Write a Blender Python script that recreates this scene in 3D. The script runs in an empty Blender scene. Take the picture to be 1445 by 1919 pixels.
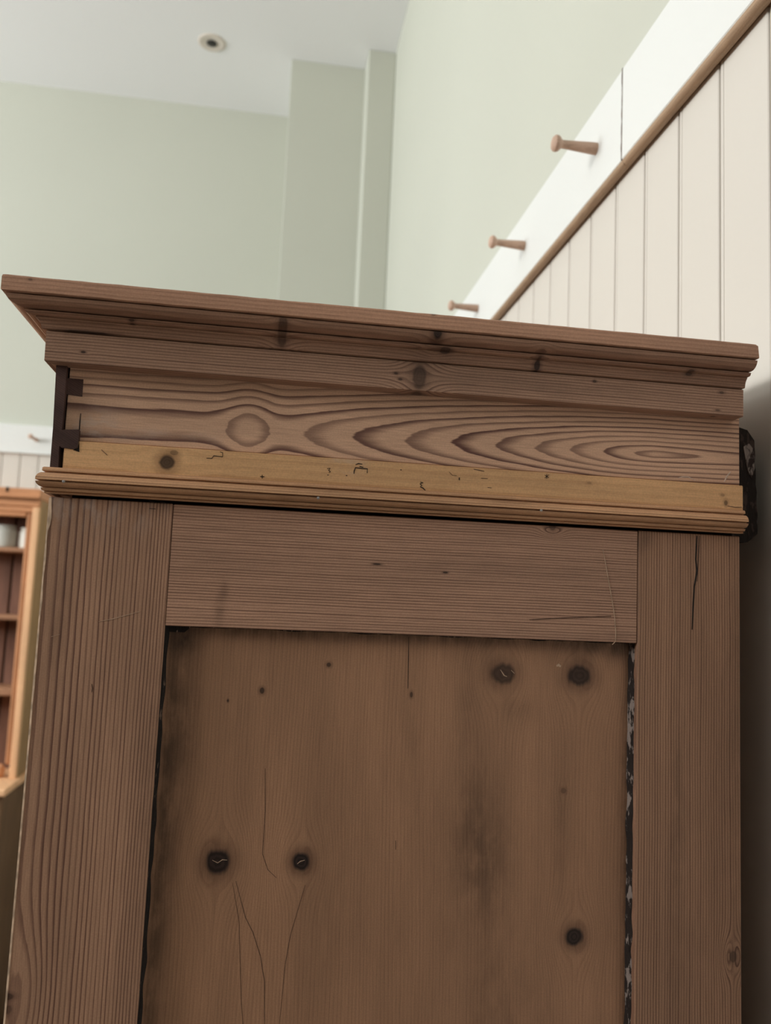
import bpy, math, random
from mathutils import Vector, Matrix, noise as mnoise

# ------------------------------------------------------------------ camera, world, lights
scene = bpy.context.scene
COL = scene.collection
random.seed(7)
CZ = 1.6                                   # eye height of the photographer

cam_d = bpy.data.cameras.new('camera')
cam = bpy.data.objects.new('camera', cam_d); COL.objects.link(cam)
cam_d.sensor_width = 36.0
cam_d.lens = 1564.6 * 36.0 / 1919.0
right = Vector((0.98810762, -0.14782613, 0.04231734))
down = Vector((0.05781, 0.10213069, -0.99308979))
fwd = Vector((0.14248272, 0.98372596, 0.10946195))
cam.matrix_world = Matrix((
    (right.x, -down.x, -fwd.x, 0.0), (right.y, -down.y, -fwd.y, 0.0),
    (right.z, -down.z, -fwd.z, CZ), (0, 0, 0, 1)))
cam_d.clip_start = 0.01
cam_d.dof.use_dof = True
cam_d.dof.focus_distance = 0.60
cam_d.dof.aperture_fstop = cam_d.lens / 3.6
scene.camera = cam
scene.cycles.adaptive_threshold = 0.025
scene.cycles.diffuse_bounces = 4
scene.cycles.max_bounces = 5

world = bpy.data.worlds.new('overcast_sky'); scene.world = world
world.use_nodes = True
world.node_tree.nodes['Background'].inputs[0].default_value = (0.75, 0.86, 1.0, 1)
world.node_tree.nodes['Background'].inputs[1].default_value = 1.0

def area(name, loc, target, sx, sy, power, color):
    l = bpy.data.lights.new(name, 'AREA'); l.shape = 'RECTANGLE'
    l.size = sx; l.size_y = sy; l.energy = power; l.color = color
    o = bpy.data.objects.new(name, l); COL.objects.link(o)
    o.location = loc
    o.rotation_euler = (Vector(target) - Vector(loc)).to_track_quat('-Z', 'Y').to_euler()
    return o
# daylight through the two windows of the left wall
area('window_daylight_near', (-4.40, -0.40, 2.75), (-1.2, 0.0, 4.6), 1.1, 0.8, 104, (1.0, 0.955, 0.90))
area('window_daylight_far', (-4.40, 1.75, 2.55), (0.0, 2.5, 3.6), 1.1, 1.6, 112, (0.95, 0.985, 1.0))

vs = scene.view_settings
vs.view_transform = 'Standard'; vs.look = 'None'; vs.gamma = 1.0; vs.use_curve_mapping = False
vs.exposure = 0.0

# ------------------------------------------------------------------ helpers
def empty(name, loc, label=None, cat=None, kind=None, group=None):
    o = bpy.data.objects.new(name, None); COL.objects.link(o)
    o.location = loc; o.empty_display_size = 0.05
    return tag(o, label, cat, kind, group)

def tag(o, label=None, cat=None, kind=None, group=None):
    if label: o['label'] = label
    if cat: o['category'] = cat
    if kind: o['kind'] = kind
    if group: o['group'] = group
    return o

def origin(p):
    if p is None: return Vector((0, 0, 0))
    return Vector(p.location) + (origin(p.parent) if p.parent else Vector((0, 0, 0)))

def obj(name, verts, faces, mat, parent=None, smooth=False, base=None):
    """verts in world metres; children keep the parent's origin."""
    b = origin(parent) if base is None else Vector(base)
    me = bpy.data.meshes.new(name)
    me.from_pydata([tuple(Vector(v) - b) for v in verts], [], faces)
    if mat: me.materials.append(mat)
    me.update()
    import bmesh
    bm = bmesh.new(); bm.from_mesh(me)
    bmesh.ops.recalc_face_normals(bm, faces=bm.faces)
    bm.to_mesh(me); bm.free()
    if smooth:
        me.polygons.foreach_set('use_smooth', [True] * len(me.polygons))
        me.set_sharp_from_angle(angle=math.radians(35))
    o = bpy.data.objects.new(name, me); COL.objects.link(o)
    if parent is not None: o.parent = parent
    elif base is not None: o.location = b
    return o

def box(x0, x1, y0, y1, z0, z1, c=0.0):
    """box, edges chamfered by c"""
    if c <= 0:
        v = [(x, y, z) for x in (x0, x1) for y in (y0, y1) for z in (z0, z1)]
        f = [(0, 1, 3, 2), (4, 6, 7, 5), (0, 4, 5, 1), (2, 3, 7, 6), (0, 2, 6, 4), (1, 5, 7, 3)]
        return v, f
    v, idx = [], {}
    X, Y, Z = (x0, x1), (y0, y1), (z0, z1)
    for i in (0, 1):
        for j in (0, 1):
            for k in (0, 1):
                sx, sy, sz = (c if i == 0 else -c), (c if j == 0 else -c), (c if k == 0 else -c)
                for a in range(3):
                    p = [X[i] + sx, Y[j] + sy, Z[k] + sz]
                    p[a] = (X[i], Y[j], Z[k])[a]
                    idx[(i, j, k, a)] = len(v); v.append(tuple(p))
    f = []
    for i in (0, 1):
        f.append(tuple(idx[(i, j, k, 0)] for j, k in ((0, 0), (1, 0), (1, 1), (0, 1))))
        f.append(tuple(idx[(j, i, k, 1)] for j, k in ((0, 0), (1, 0), (1, 1), (0, 1))))
        f.append(tuple(idx[(j, k, i, 2)] for j, k in ((0, 0), (1, 0), (1, 1), (0, 1))))
    for i in (0, 1):
        for j in (0, 1):
            f.append((idx[(i, j, 0, 0)], idx[(i, j, 1, 0)], idx[(i, j, 1, 1)], idx[(i, j, 0, 1)]))
            f.append((idx[(i, 0, j, 0)], idx[(i, 1, j, 0)], idx[(i, 1, j, 2)], idx[(i, 0, j, 2)]))
            f.append((idx[(0, i, j, 1)], idx[(1, i, j, 1)], idx[(1, i, j, 2)], idx[(0, i, j, 2)]))
    for i in (0, 1):
        for j in (0, 1):
            for k in (0, 1):
                f.append((idx[(i, j, k, 0)], idx[(i, j, k, 1)], idx[(i, j, k, 2)]))
    return v, f

def join(*parts):
    V, F = [], []
    for v, f in parts:
        n = len(V); V += v; F += [tuple(i + n for i in q) for q in f]
    return V, F

def lathe(axis_o, axis_d, prof, n=20):
    """prof: (distance along axis, radius)"""
    d = Vector(axis_d).normalized(); o = Vector(axis_o)
    a = d.orthogonal().normalized(); b = d.cross(a)
    V, F = [], []
    for t, r in prof:
        for k in range(n):
            w = 2 * math.pi * k / n
            V.append(tuple(o + d * t + (a * math.cos(w) + b * math.sin(w)) * max(r, 1e-5)))
    for i in range(len(prof) - 1):
        for k in range(n):
            F.append((i * n + k, i * n + (k + 1) % n, (i + 1) * n + (k + 1) % n, (i + 1) * n + k))
    F.append(tuple(range(n - 1, -1, -1))); F.append(tuple(range((len(prof) - 1) * n, len(prof) * n)))
    return V, F

def prism(poly, y0, y1):
    """poly: (x, z) outline extruded from y0 to y1"""
    n = len(poly)
    V = [(x, y0, z) for x, z in poly] + [(x, y1, z) for x, z in poly]
    F = [tuple(range(n)), tuple(range(2 * n - 1, n - 1, -1))]
    F += [(i, (i + 1) % n, n + (i + 1) % n, n + i) for i in range(n)]
    return V, F

def ribbon(pts, w, y, t=0.00025):
    """a thin stroke lying on a face that looks to -y; pts: (x, z)"""
    V, F = [], []
    P = [Vector((p[0], p[1])) for p in pts]
    for i, p in enumerate(P):
        d = (P[min(i + 1, len(P) - 1)] - P[max(i - 1, 0)])
        d = d.normalized() if d.length > 0 else Vector((1, 0))
        q = Vector((-d.y, d.x)) * w * (0.5 if 0 < i < len(P) - 1 else 0.32)
        for s in (q, -q):
            V.append((p.x + s.x, y - t, p.y + s.y)); V.append((p.x + s.x, y + 0.0006, p.y + s.y))
    for i in range(len(P) - 1):
        a, b = 4 * i, 4 * i + 4
        F += [(a, a + 2, b + 2, b), (a + 1, b + 1, b + 3, a + 3), (a, b, b + 1, a + 1), (a + 2, a + 3, b + 3, b + 2)]
    F += [(0, 1, 3, 2), (len(V) - 4, len(V) - 2, len(V) - 1, len(V) - 3)]
    return V, F

# ------------------------------------------------------------------ procedural materials
class G:
    def __init__(s, name):
        s.mat = bpy.data.materials.new(name); s.mat.use_nodes = True
        s.nt = s.mat.node_tree; s.n = s.nt.nodes
        s.bsdf = s.n['Principled BSDF']
    def put(s, sock, v):
        if hasattr(v, 'is_linked'): s.nt.links.new(v, sock)
        elif isinstance(v, (tuple, list)) and len(sock.default_value) == 4 and len(v) == 3: sock.default_value = (*v, 1)
        else: sock.default_value = v
    def m(s, op, a, b=None, c=None, clamp=False):
        n = s.n.new('ShaderNodeMath'); n.operation = op; n.use_clamp = clamp
        for i, v in enumerate((a, b, c)):
            if v is not None: s.put(n.inputs[i], v)
        return n.outputs[0]
    def add(s, a, b): return s.m('ADD', a, b)
    def sub(s, a, b): return s.m('SUBTRACT', a, b)
    def mul(s, a, b): return s.m('MULTIPLY', a, b)
    def xyz(s, x, y, z):
        n = s.n.new('ShaderNodeCombineXYZ')
        for i, v in enumerate((x, y, z)): s.put(n.inputs[i], v)
        return n.outputs[0]
    def noise(s, vec, scale=1.0, detail=2.0, rough=0.5):
        n = s.n.new('ShaderNodeTexNoise'); s.put(n.inputs['Vector'], vec)
        n.inputs['Scale'].default_value = scale; n.inputs['Detail'].default_value = detail
        n.inputs['Roughness'].default_value = rough
        return n.outputs[0]
    def smooth(s, x, a, b, lo=0.0, hi=1.0):
        n = s.n.new('ShaderNodeMapRange'); n.interpolation_type = 'SMOOTHSTEP'
        for i, v in enumerate((x, a, b, lo, hi)): s.put(n.inputs[i], v)
        return n.outputs[0]
    def mix(s, f, a, b, mode='MIX'):
        n = s.n.new('ShaderNodeMix'); n.data_type = 'RGBA'; n.blend_type = mode
        s.put(n.inputs[0], f); s.put(n.inputs[6], a); s.put(n.inputs[7], b)
        return n.outputs[2]
    def coords(s, base=(0, 0, 0)):
        t = s.n.new('ShaderNodeTexCoord')
        v = s.n.new('ShaderNodeVectorMath'); v.operation = 'ADD'
        s.nt.links.new(t.outputs['Object'], v.inputs[0]); v.inputs[1].default_value = base
        sp = s.n.new('ShaderNodeSeparateXYZ'); s.nt.links.new(v.outputs[0], sp.inputs[0])
        s.P = v.outputs[0]
        return sp.outputs[0], sp.outputs[1], sp.outputs[2]
    def finish(s, col, rough=0.6, bump=None, strength=0.2, dist=0.001, spec=0.3):
        s.put(s.bsdf.inputs['Base Color'], col); s.put(s.bsdf.inputs['Roughness'], rough)
        s.bsdf.inputs['Specular IOR Level'].default_value = spec
        if bump is not None:
            n = s.n.new('ShaderNodeBump'); n.inputs['Strength'].default_value = strength
            n.inputs['Distance'].default_value = dist
            s.put(n.inputs['Height'], bump); s.nt.links.new(n.outputs[0], s.bsdf.inputs['Normal'])
        return s.mat

def lin(r, g, b):
    f = lambda c: (c / 255 / 12.92) if c <= 10 else ((c / 255 + 0.055) / 1.055) ** 2.4
    return (f(r), f(g), f(b))

def paint(name, col, var=0.05, scale=3.0, rough=0.75, brush=None):
    g = G(name); x, y, z = g.coords()
    n = g.noise(g.P, scale, 1.0)
    c = g.mix(g.smooth(n, 0.3, 0.7), tuple(k * (1 - var) for k in col), tuple(min(1, k * (1 + var)) for k in col))
    h = None
    if brush:
        h = g.noise(g.xyz(g.mul(x, brush[0]), g.mul(y, brush[1]), g.mul(z, brush[2])), 1.0, 2.0)
    return g.finish(c, rough, h, 0.12, 0.002)

WB = (0.11, 1.10, 0.0)          # foot point of the wardrobe

def wood(name, axis, early, late, phase, warp=0.0015, wf=(4.0, 30.0), knots=(), stains=(), pale=(), line=0.8,
         fibre=0.12, tone=0.16, seed=0.0, base=WB, ymix=0.0, t0=0.30, rough=0.55, bump=0.2):
    """growth rings cut along a board: u runs along the grain, v across it.
    knots: (u, v, ru, rv, push, dark); stains: (u, v, ru, rv, amount)"""
    if base is WB:
        early, late = (tuple(a * b for a, b in zip(c, (1.05, 1.14, 1.32))) for c in (early, late))
    g = G(name); x, y, z = g.coords(base)
    if axis == 'x': u, v = x, g.add(z, g.mul(y, ymix))
    elif axis == 'y': u, v = y, g.add(z, g.mul(x, ymix))
    else: u, v = z, g.add(x, g.mul(y, ymix))
    lo = g.noise(g.xyz(g.mul(u, wf[0]), g.mul(v, wf[1]), seed), 1.0, 2.0)
    v1 = g.add(v, g.mul(g.sub(lo, 0.5), warp * 2))
    wob = g.noise(g.xyz(g.mul(u, 60.0), g.mul(v, 200.0), seed + 5.0), 1.0, 2.0)
    kd = []
    for (ku, kv, ru, rv, push, dark) in knots:
        du = g.sub(u, ku); dv = g.sub(v, kv)
        if push:
            e = g.m('EXPONENT', g.mul(g.add(g.m('POWER', g.m('ABSOLUTE', g.mul(du, 1 / (ru * 3.2))), 2.0),
                                            g.m('POWER', g.m('ABSOLUTE', g.mul(dv, 1 / (rv * 2.2))), 2.0)), -1.0))
            v1 = g.sub(v1, g.mul(g.mul(dv, push), e))
        if dark:
            r2 = g.m('SQRT', g.add(g.m('POWER', g.m('ABSOLUTE', g.mul(du, 1 / ru)), 2.0),
                                   g.m('POWER', g.m('ABSOLUTE', g.mul(dv, 1 / rv)), 2.0)))
            r2 = g.add(r2, g.mul(g.sub(wob, 0.5), 0.55))
            kd.append((r2, dark))
    ph = phase(g, u, v1)
    fn = g.noise(g.xyz(g.mul(u, 25.0), g.mul(v, 260.0), seed + 2.0), 1.0, 3.0)
    ph = g.add(ph, g.mul(g.sub(fn, 0.5), 0.30))
    t = g.m('FRACT', ph)
    ln = g.mul(g.smooth(t, t0, 0.90), g.smooth(t, 0.92, 1.0, 1.0, 0.0))
    # every ring has its own strength
    rs = g.noise(g.xyz(g.m('FLOOR', ph), seed, 0.0), 0.73, 0.0)
    ln = g.mul(ln, g.smooth(rs, 0.25, 0.72, 0.45, 1.0))
    ln = g.mul(ln, line)
    fb = g.noise(g.xyz(g.mul(u, 45.0), g.mul(v, 1700.0), seed + 9.0), 1.0, 2.0)
    tn = g.noise(g.xyz(g.mul(u, 5.0), g.mul(v, 28.0), seed + 3.0), 1.0, 3.0)
    speck = g.noise(g.xyz(g.mul(x, 900.0), g.mul(y, 900.0), g.mul(z, 900.0)), 1.0, 1.0)
    c = g.mix(ln, early, late)
    val = g.mul(g.smooth(tn, 0.25, 0.75, 1 - tone, 1 + tone), g.smooth(fb, 0.25, 0.75, 1 - fibre, 1 + fibre))
    val = g.mul(val, g.smooth(speck, 0.2, 0.8, 0.93, 1.07))
    patch = g.noise(g.xyz(g.mul(u, 40.0), g.mul(v, 90.0), seed + 14.0), 1.0, 4.0, 0.6)
    for (su, sv, ru, rv, amt) in stains:
        q = g.add(g.m('POWER', g.m('ABSOLUTE', g.mul(g.sub(u, su), 1 / ru)), 2.0),
                  g.m('POWER', g.m('ABSOLUTE', g.mul(g.sub(v, sv), 1 / rv)), 2.0))
        e = g.mul(g.m('EXPONENT', g.mul(q, -1.0)), g.smooth(patch, 0.25, 0.65, 0.35, 1.0))
        val = g.mul(val, g.sub(1.0, g.mul(e, amt)))
    vec = g.xyz(val, val, val)
    c = g.mix(1.0, c, vec, 'MULTIPLY')
    for (su, sv, ru, rv, amt) in pale:
        q = g.add(g.m('POWER', g.m('ABSOLUTE', g.mul(g.sub(u, su), 1 / ru)), 2.0),
                  g.m('POWER', g.m('ABSOLUTE', g.mul(g.sub(v, sv), 1 / rv)), 2.0))
        e = g.mul(g.m('EXPONENT', g.mul(q, -1.0)), g.smooth(patch, 0.42, 0.66, 0.0, 1.0))
        c = g.mix(g.mul(e, amt), c, (0.50, 0.42, 0.38))
    h = fb
    for r2, dark in kd:
        halo = g.smooth(r2, 0.9, 2.3, 0.55 * dark, 0.0)
        c = g.mix(halo, c, tuple(k * 0.45 for k in late))
        core = g.smooth(r2, 0.70, 1.12, dark, 0.0)
        ring = g.smooth(g.m('SINE', g.mul(r2, 17.0)), -1.0, 1.0, 0.6, 1.5)
        cc = g.mix(1.0, (0.020, 0.011, 0.009), g.xyz(ring, ring, ring), 'MULTIPLY')
        c = g.mix(core, c, cc)
    return g.finish(c, rough, h, bump, 0.0006, 0.28)

def ph_lin(lam, v0=0.0, quad=0.0):
    """plain rings; spacing lam at v0, growing denser with quad"""
    def f(g, u, v):
        d = g.sub(v, v0)
        p = g.mul(d, 1 / lam)
        if quad: p = g.add(p, g.mul(g.mul(d, d), quad))
        return p
    return f

# tones of the old pine
E1 = lin(176, 134, 100); L1 = lin(102, 62, 46)

MAT = {}
MAT['wall'] = paint('sage_wall_paint', (0.565, 0.580, 0.505), 0.02, 1.2)
MAT['ceil'] = paint('white_ceiling_paint', (0.92, 0.93, 0.94), 0.012, 1.0)
MAT['cream'] = paint('cream_board_paint', (0.645, 0.612, 0.555), 0.025, 2.5, 0.5, (40, 40, 4))
MAT['rail'] = paint('pale_rail_paint', (0.755, 0.775, 0.755), 0.02, 2.0, 0.5, (40, 4, 40))
MAT['gap'] = paint('dark_gap', (0.012, 0.009, 0.007), 0.2, 40, 0.9)
MAT['ink'] = paint('black_mark', (0.014, 0.010, 0.010), 0.2, 300, 0.7)
MAT['ink_soft'] = paint('brown_scratch', (0.10, 0.055, 0.038), 0.3, 300, 0.7)
MAT['chalk'] = paint('chalky_scuff', (0.56, 0.45, 0.38), 0.2, 300, 0.8)
MAT['thread'] = paint('pale_scratch', (0.44, 0.32, 0.23), 0.2, 300, 0.7)
MAT['raw'] = paint('splintered_pale_wood', (0.58, 0.43, 0.31), 0.3, 120, 0.7)
MAT['nail'] = paint('grey_nail_metal', (0.30, 0.29, 0.28), 0.1, 50, 0.35)
MAT['bounce_dark'] = paint('bounce_cutting_dark', (0.135, 0.10, 0.08), 0.2, 3)  # invented dark finish for unseen walls, keeps bounced light down
MAT['floor'] = wood('floor_board_wood', 'y', lin(84, 58, 42), lin(50, 33, 24), ph_lin(0.012), base=(0, 0, 0))
MAT['peg'] = wood('peg_wood', 'x', lin(196, 166, 146), lin(164, 132, 112), ph_lin(0.003), line=0.4, base=(0, 0, 0), ymix=1.0)
MAT['bead'] = wood('bare_bead_wood', 'y', lin(160, 134, 108), lin(128, 102, 80), ph_lin(0.004), line=0.5, base=(0, 0, 0), ymix=1.0)

# ------------------------------------------------------------------ room shell (metres, floor at z = 0)
XB = 0.402                       # face of the boarding on the right wall
XR = 0.390                       # face of the peg rail
XW = 0.405                       # plaster above it
CEIL = CZ + 2.153
Y1, Y2, Y3 = 3.570, 3.162, 3.037  # far wall, pier, corner pier
XL, YB = -4.60, -2.60
ZBEAD0, ZBEAD1, ZRAIL = CZ + 0.520, CZ + 0.530, CZ + 0.6455

def struct(name, vf, mat, parent=None):
    o = obj(name, vf[0], vf[1], mat, parent)
    if parent is None: tag(o, kind='structure')
    return o
struct('floor', box(XL - .1, XW + .1, YB - .1, Y1 + .1, -0.05, 0.0), MAT['floor'])
struct('ceiling', box(XL - .1, XW + .1, YB - .1, Y1 + .1, CEIL, CEIL + .05), MAT['ceil'])
wall_right = struct('wall_right', join(box(XW + .012, XW + .1, YB, Y1, 0, ZRAIL - .05), box(XW, XW + .1, YB, Y1, ZRAIL - .05, CEIL)), MAT['wall'])
wall_back = struct('wall_back', box(XL, XW, Y1, Y1 + .1, 0, CEIL), MAT['wall'])
struct('wall_pier', box(0.001, XW, Y2, Y1, 0, CEIL, 0.002), MAT['wall'])
struct('wall_corner', box(0.298, XW, Y3, Y2, 0, CEIL, 0.003), MAT['wall'])
struct('wall_front', box(XL, XW, YB - .1, YB, 0, CEIL), MAT['bounce_dark'])  # unseen wall, its dark finish added to cut frontal bounce
W1 = (-1.05, 0.25, 2.15, 3.30)    # window openings: y0, y1, z0, z1
W2 = (1.15, 2.35, 1.60, 3.40)
struct('wall_left', join(
    box(XL - .1, XL, YB, W1[0], 0, CEIL), box(XL - .1, XL, W1[1], W2[0], 0, CEIL), box(XL - .1, XL, W2[1], Y1, 0, CEIL),
    box(XL - .1, XL, W1[0], W1[1], 0, W1[2]), box(XL - .1, XL, W1[0], W1[1], W1[3], CEIL),
    box(XL - .1, XL, W2[0], W2[1], 0, W2[2]), box(XL - .1, XL, W2[0], W2[1], W2[3], CEIL)), MAT['wall'])
struct('added_dado', box(XL, XL + .02, YB, Y1, 0.0, 1.45, .004), MAT['bounce_dark'])    # unseen dark dado, added to cut bounce light on the lower wardrobe
for i, w in enumerate((W1, W2)):
    y0, y1, z0, z1 = w; t = 0.06
    struct('window_%d' % (i + 1), join(
        box(XL - .09, XL + .015, y0, y0 + t, z0, z1, .004), box(XL - .09, XL + .015, y1 - t, y1, z0, z1, .004),
        box(XL - .09, XL + .015, y0 + t, y1 - t, z0, z0 + t, .004), box(XL - .09, XL + .015, y0 + t, y1 - t, z1 - t, z1, .004),
        box(XL - .07, XL - .03, (y0 + y1) / 2 - .02, (y0 + y1) / 2 + .02, z0 + t, z1 - t, .004)), MAT['cream'])

# boards of the right wall: one beaded profile, one object each
BW = 0.0783
def board_profile(w):
    return [(0.0004, 0.0125), (0.0004, 0.0050), (0.0020, 0.0008), (0.0030, 0.0), (w - 0.0078, 0.0), (w - 0.0070, 0.0016),
            (w - 0.0062, 0.0002), (w - 0.0040, -0.0003), (w - 0.0012, 0.0006), (w - 0.0006, 0.0050), (w - 0.0006, 0.0125)]
def beaded_board(name, w, h, axis, mat):
    pr = board_profile(w); n = len(pr); V = []
    for zz in (0.0, h):
        for a, d in pr: V.append((d, a, zz) if axis == 'y' else (a, d, zz))
    F = [tuple(range(n)), tuple(range(2 * n - 1, n - 1, -1))] + [(i, (i + 1) % n, n + (i + 1) % n, n + i) for i in range(n)]
    return obj(name, V, F, mat)
first = None
k = -12
while 0.690 + BW * (k + 1) < Y3 - 0.005:
    if first is None:
        first = beaded_board('wall_board', BW, ZBEAD0 - 0.12 + .004, 'y', MAT['cream']); o = first
    else:
        o = first.copy(); COL.objects.link(o)
    o.parent = wall_right; o.location = (XB, 0.690 + BW * k, 0.12)
    k += 1
tag(obj('baseboard_right', *box(XB - .012, XW + .012, YB, Y3, 0.0, 0.12, .003), MAT['cream']), kind='structure')

# boards of the far wall
YF = Y1 - 0.018
FW = 0.0705; firstb = None
ZF0, ZF1, ZFR = CZ + 0.5465, CZ + 0.5535, CZ + 0.6650
for k in range(-12, 15):
    if -0.9995 + FW * k + FW > 0.001: break
    if firstb is None:
        firstb = beaded_board('wall_board', FW, ZF0 - 0.12 + .004, 'x', MAT['cream']); o = firstb
    else:
        o = firstb.copy(); COL.objects.link(o)
    o.parent = wall_back; o.location = (-0.9995 + FW * k, YF, 0.12)
tag(obj('baseboard_back', *box(-1.9, 0.0, YF - .012, Y1, 0.0, 0.12, .003), MAT['cream']), kind='structure')

# ------------------------------------------------------------------ peg rails
def peg(parent, base, d, s=1.0):
    prof = [(0.0, .0062), (0.0, .0075), (.004, .0076), (.020, .0066), (.038, .0055), (.0455, .0052), (.0475, .0062),
            (.0495, .0088), (.0525, .0102), (.0555, .0100), (.0580, .0078), (.0592, .0040), (.0596, .0)]
    v, f = lathe(base, d, [(t * s, r * s) for t, r in prof], 20)
    return obj('peg', v, f, MAT['peg'], parent, True)
rail = empty('peg_rail', (XW, 1.0, ZBEAD0), 'long cream painted peg rail with turned wooden pegs above the boarding on the right', 'peg rail')
JY = 0.8830
obj('rail_board', *box(XR, XW + .0, YB + .01, JY - .0006, ZBEAD1, ZRAIL, .0012), MAT['rail'], rail)
obj('rail_board', *box(XR + .0004, XW + .0, JY + .0006, Y3 - .002, ZBEAD1, ZRAIL, .0012), MAT['rail'], rail)
def bead_bar(y0, y1, r, xc, zc):
    v, f = lathe((xc, y0, zc), (0, 1, 0), [(0, r), (y1 - y0, r)], 14)
    return v, f
obj('bead_moulding', *bead_bar(YB + .02, JY - .0075, .0060, XR + .0050, ZBEAD1 - .0045), MAT['bead'], rail, True)
obj('bead_moulding', *bead_bar(JY - .0068, Y3 - .004, .0060, XR + .0050, ZBEAD1 - .0045), MAT['bead'], rail, True)
obj('backing_strip', *box(XR + .006, XW + .008, YB + .02, Y3 - .004, ZBEAD0 + .0045, ZBEAD1), MAT['bead'], rail)
# ragged open joint between the two rail boards
jt = []
for i in range(15):
    jt.append((XR + .0008, JY + .0008 * random.uniform(-1, 1), ZBEAD1 + (ZRAIL - ZBEAD1) * i / 14))
V, F = [], []
for i, p in enumerate(jt):
    w = .0011 * random.uniform(.5, 1.3)
    V += [(p[0] - .0010, p[1] - w, p[2]), (p[0] - .0010, p[1] + w, p[2]), (p[0] + .002, p[1] + w, p[2]), (p[0] + .002, p[1] - w, p[2])]
for i in range(14):
    for a in range(4):
        F.append((4 * i + a, 4 * i + (a + 1) % 4, 4 * i + 4 + (a + 1) % 4, 4 * i + 4 + a))
obj('open_joint', V, F, MAT['ink_soft'], rail)
for yy, zz in ((0.9600, 0.5875), (1.2545, 0.5865), (1.5490, 0.5855)):
    peg(rail, (XR + .0005, yy, CZ + zz), (-1, 0, 0.012))

rail2 = empty('peg_rail', (-0.95, Y1, ZF0), 'distant peg rail on the far wall above the pine dresser', 'peg rail')
obj('rail_board', *box(-1.9, 0.0, YF - .012, Y1, ZF1, ZFR, .0012), MAT['rail'], rail2)
obj('bead_moulding', *box(-1.9, 0.0, YF - .016, YF + .004, ZF0, ZF1, .002), MAT['rail'], rail2)
peg(rail2, (-0.9390, YF - .0115, CZ + 0.6055), (-0.25, -1, 0.1), 1.0)

# ------------------------------------------------------------------ ceiling downlight (switched off)
M_flange = paint('ivory_flange', (0.74, 0.68, 0.61), .02, 20, .45)
M_lens_off = paint('dark_lamp_glass', (0.03, 0.028, 0.026), .1, 50, .25)
def downlight(x, y, label):
    d = empty('recessed_downlight', (x, y, CEIL), label, 'ceiling light')
    fl = lathe((x, y, CEIL + .002), (0, 0, -1), [(0.0, .054), (.0035, .054), (.006, .050), (.006, .040), (.0045, .036), (.0045, .020)], 40)
    obj('flange', fl[0], fl[1][:-1], M_flange, d, True)
    obj('lamp_well', *lathe((x, y, CEIL - .0040), (0, 0, -1), [(0, .020), (.0016, .020), (.0016, .015), (.0028, .013), (.0028, .001)], 28), M_lens_off, d, True)
downlight(-0.312, 3.126, 'small round recessed ceiling downlight, switched off, with dark centre')

# ------------------------------------------------------------------ pine dresser at the far wall
HX, HF, HB = -0.853, 3.344, YF - 0.014           # right side, front and back of the shelves
DX0 = -2.00
dr = empty('pine_dresser', (-1.42, 3.36, 0.0), 'tall pine dresser with open shelves standing against the far wall', 'dresser')
po = lin(244, 196, 152); pl = lin(210, 156, 112)
MD = wood('dresser_pine', 'z', po, pl, ph_lin(.011), line=.35, tone=.12, base=(-1.42, 3.36, 0), ymix=.5, rough=.5)
MDX = wood('dresser_pine_rails', 'x', lin(206, 148, 106), lin(160, 104, 70), ph_lin(.011), line=.35, tone=.12, base=(-1.42, 3.36, 0), ymix=.5, rough=.5)
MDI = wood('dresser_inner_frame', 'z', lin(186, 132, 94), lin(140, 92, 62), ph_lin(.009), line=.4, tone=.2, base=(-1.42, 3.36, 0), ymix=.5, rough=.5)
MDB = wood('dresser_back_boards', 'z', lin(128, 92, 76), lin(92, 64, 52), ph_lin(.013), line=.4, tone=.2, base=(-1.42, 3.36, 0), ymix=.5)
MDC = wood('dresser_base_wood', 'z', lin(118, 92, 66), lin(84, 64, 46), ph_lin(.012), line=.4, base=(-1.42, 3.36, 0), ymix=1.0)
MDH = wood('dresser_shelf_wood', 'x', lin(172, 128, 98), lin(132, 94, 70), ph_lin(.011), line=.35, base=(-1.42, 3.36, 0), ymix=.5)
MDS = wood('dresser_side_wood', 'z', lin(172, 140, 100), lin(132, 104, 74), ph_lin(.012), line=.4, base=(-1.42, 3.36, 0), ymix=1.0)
zt = CZ + .380; zb = CZ - .700
obj('side', *box(HX - .022, HX, HF + .010, HB, zb, CZ + .372, .002), MDS, dr)
obj('side', *box(DX0, DX0 + .022, HF + .010, HB, zb, CZ + .372, .002), MDS, dr)
obj('stile', *box(HX - .0255, HX - .001, HF - .010, HF + .012, zb, CZ + .312, .003), MD, dr)
obj('stile', *box(DX0 + .001, DX0 + .0255, HF - .010, HF + .012, zb, CZ + .312, .003), MD, dr)
obj('inner_bead', *box(HX - .046, HX - .0255, HF - .003, HF + .014, CZ - .650, CZ + .290, .006), MDI, dr)
obj('inner_bead', *box(DX0 + .0255, DX0 + .046, HF - .003, HF + .014, CZ - .650, CZ + .290, .006), MDI, dr)
obj('top_rail', *box(DX0 + .03, HX - .0255, HF - .006, HF + .014, CZ + .290, CZ + .312, .003), MDX, dr)
obj('top_bead', *box(DX0 + .046, HX - .046, HF - .004, HF + .014, CZ + .272, CZ + .290, .005), MDX, dr)
obj('frieze', *box(DX0, HX + .0005, HF - .012, HF + .016, CZ + .312, CZ + .334, .003), MDX, dr)
cn = obj('cornice', *box(DX0 - .004, HX + .004, HF - .024, HB, CZ + .341, CZ + .380, .004), MDX, dr)
obj('cornice_fillet', *box(DX0 - .002, HX + .003, HF - .030, HF + .01, CZ + .341, CZ + .357, .004), MDX, cn)
obj('cornice_recess', *box(DX0 + .002, HX - .001, HF - .008, HB, CZ + .332, CZ + .343), MDX, cn)
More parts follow.
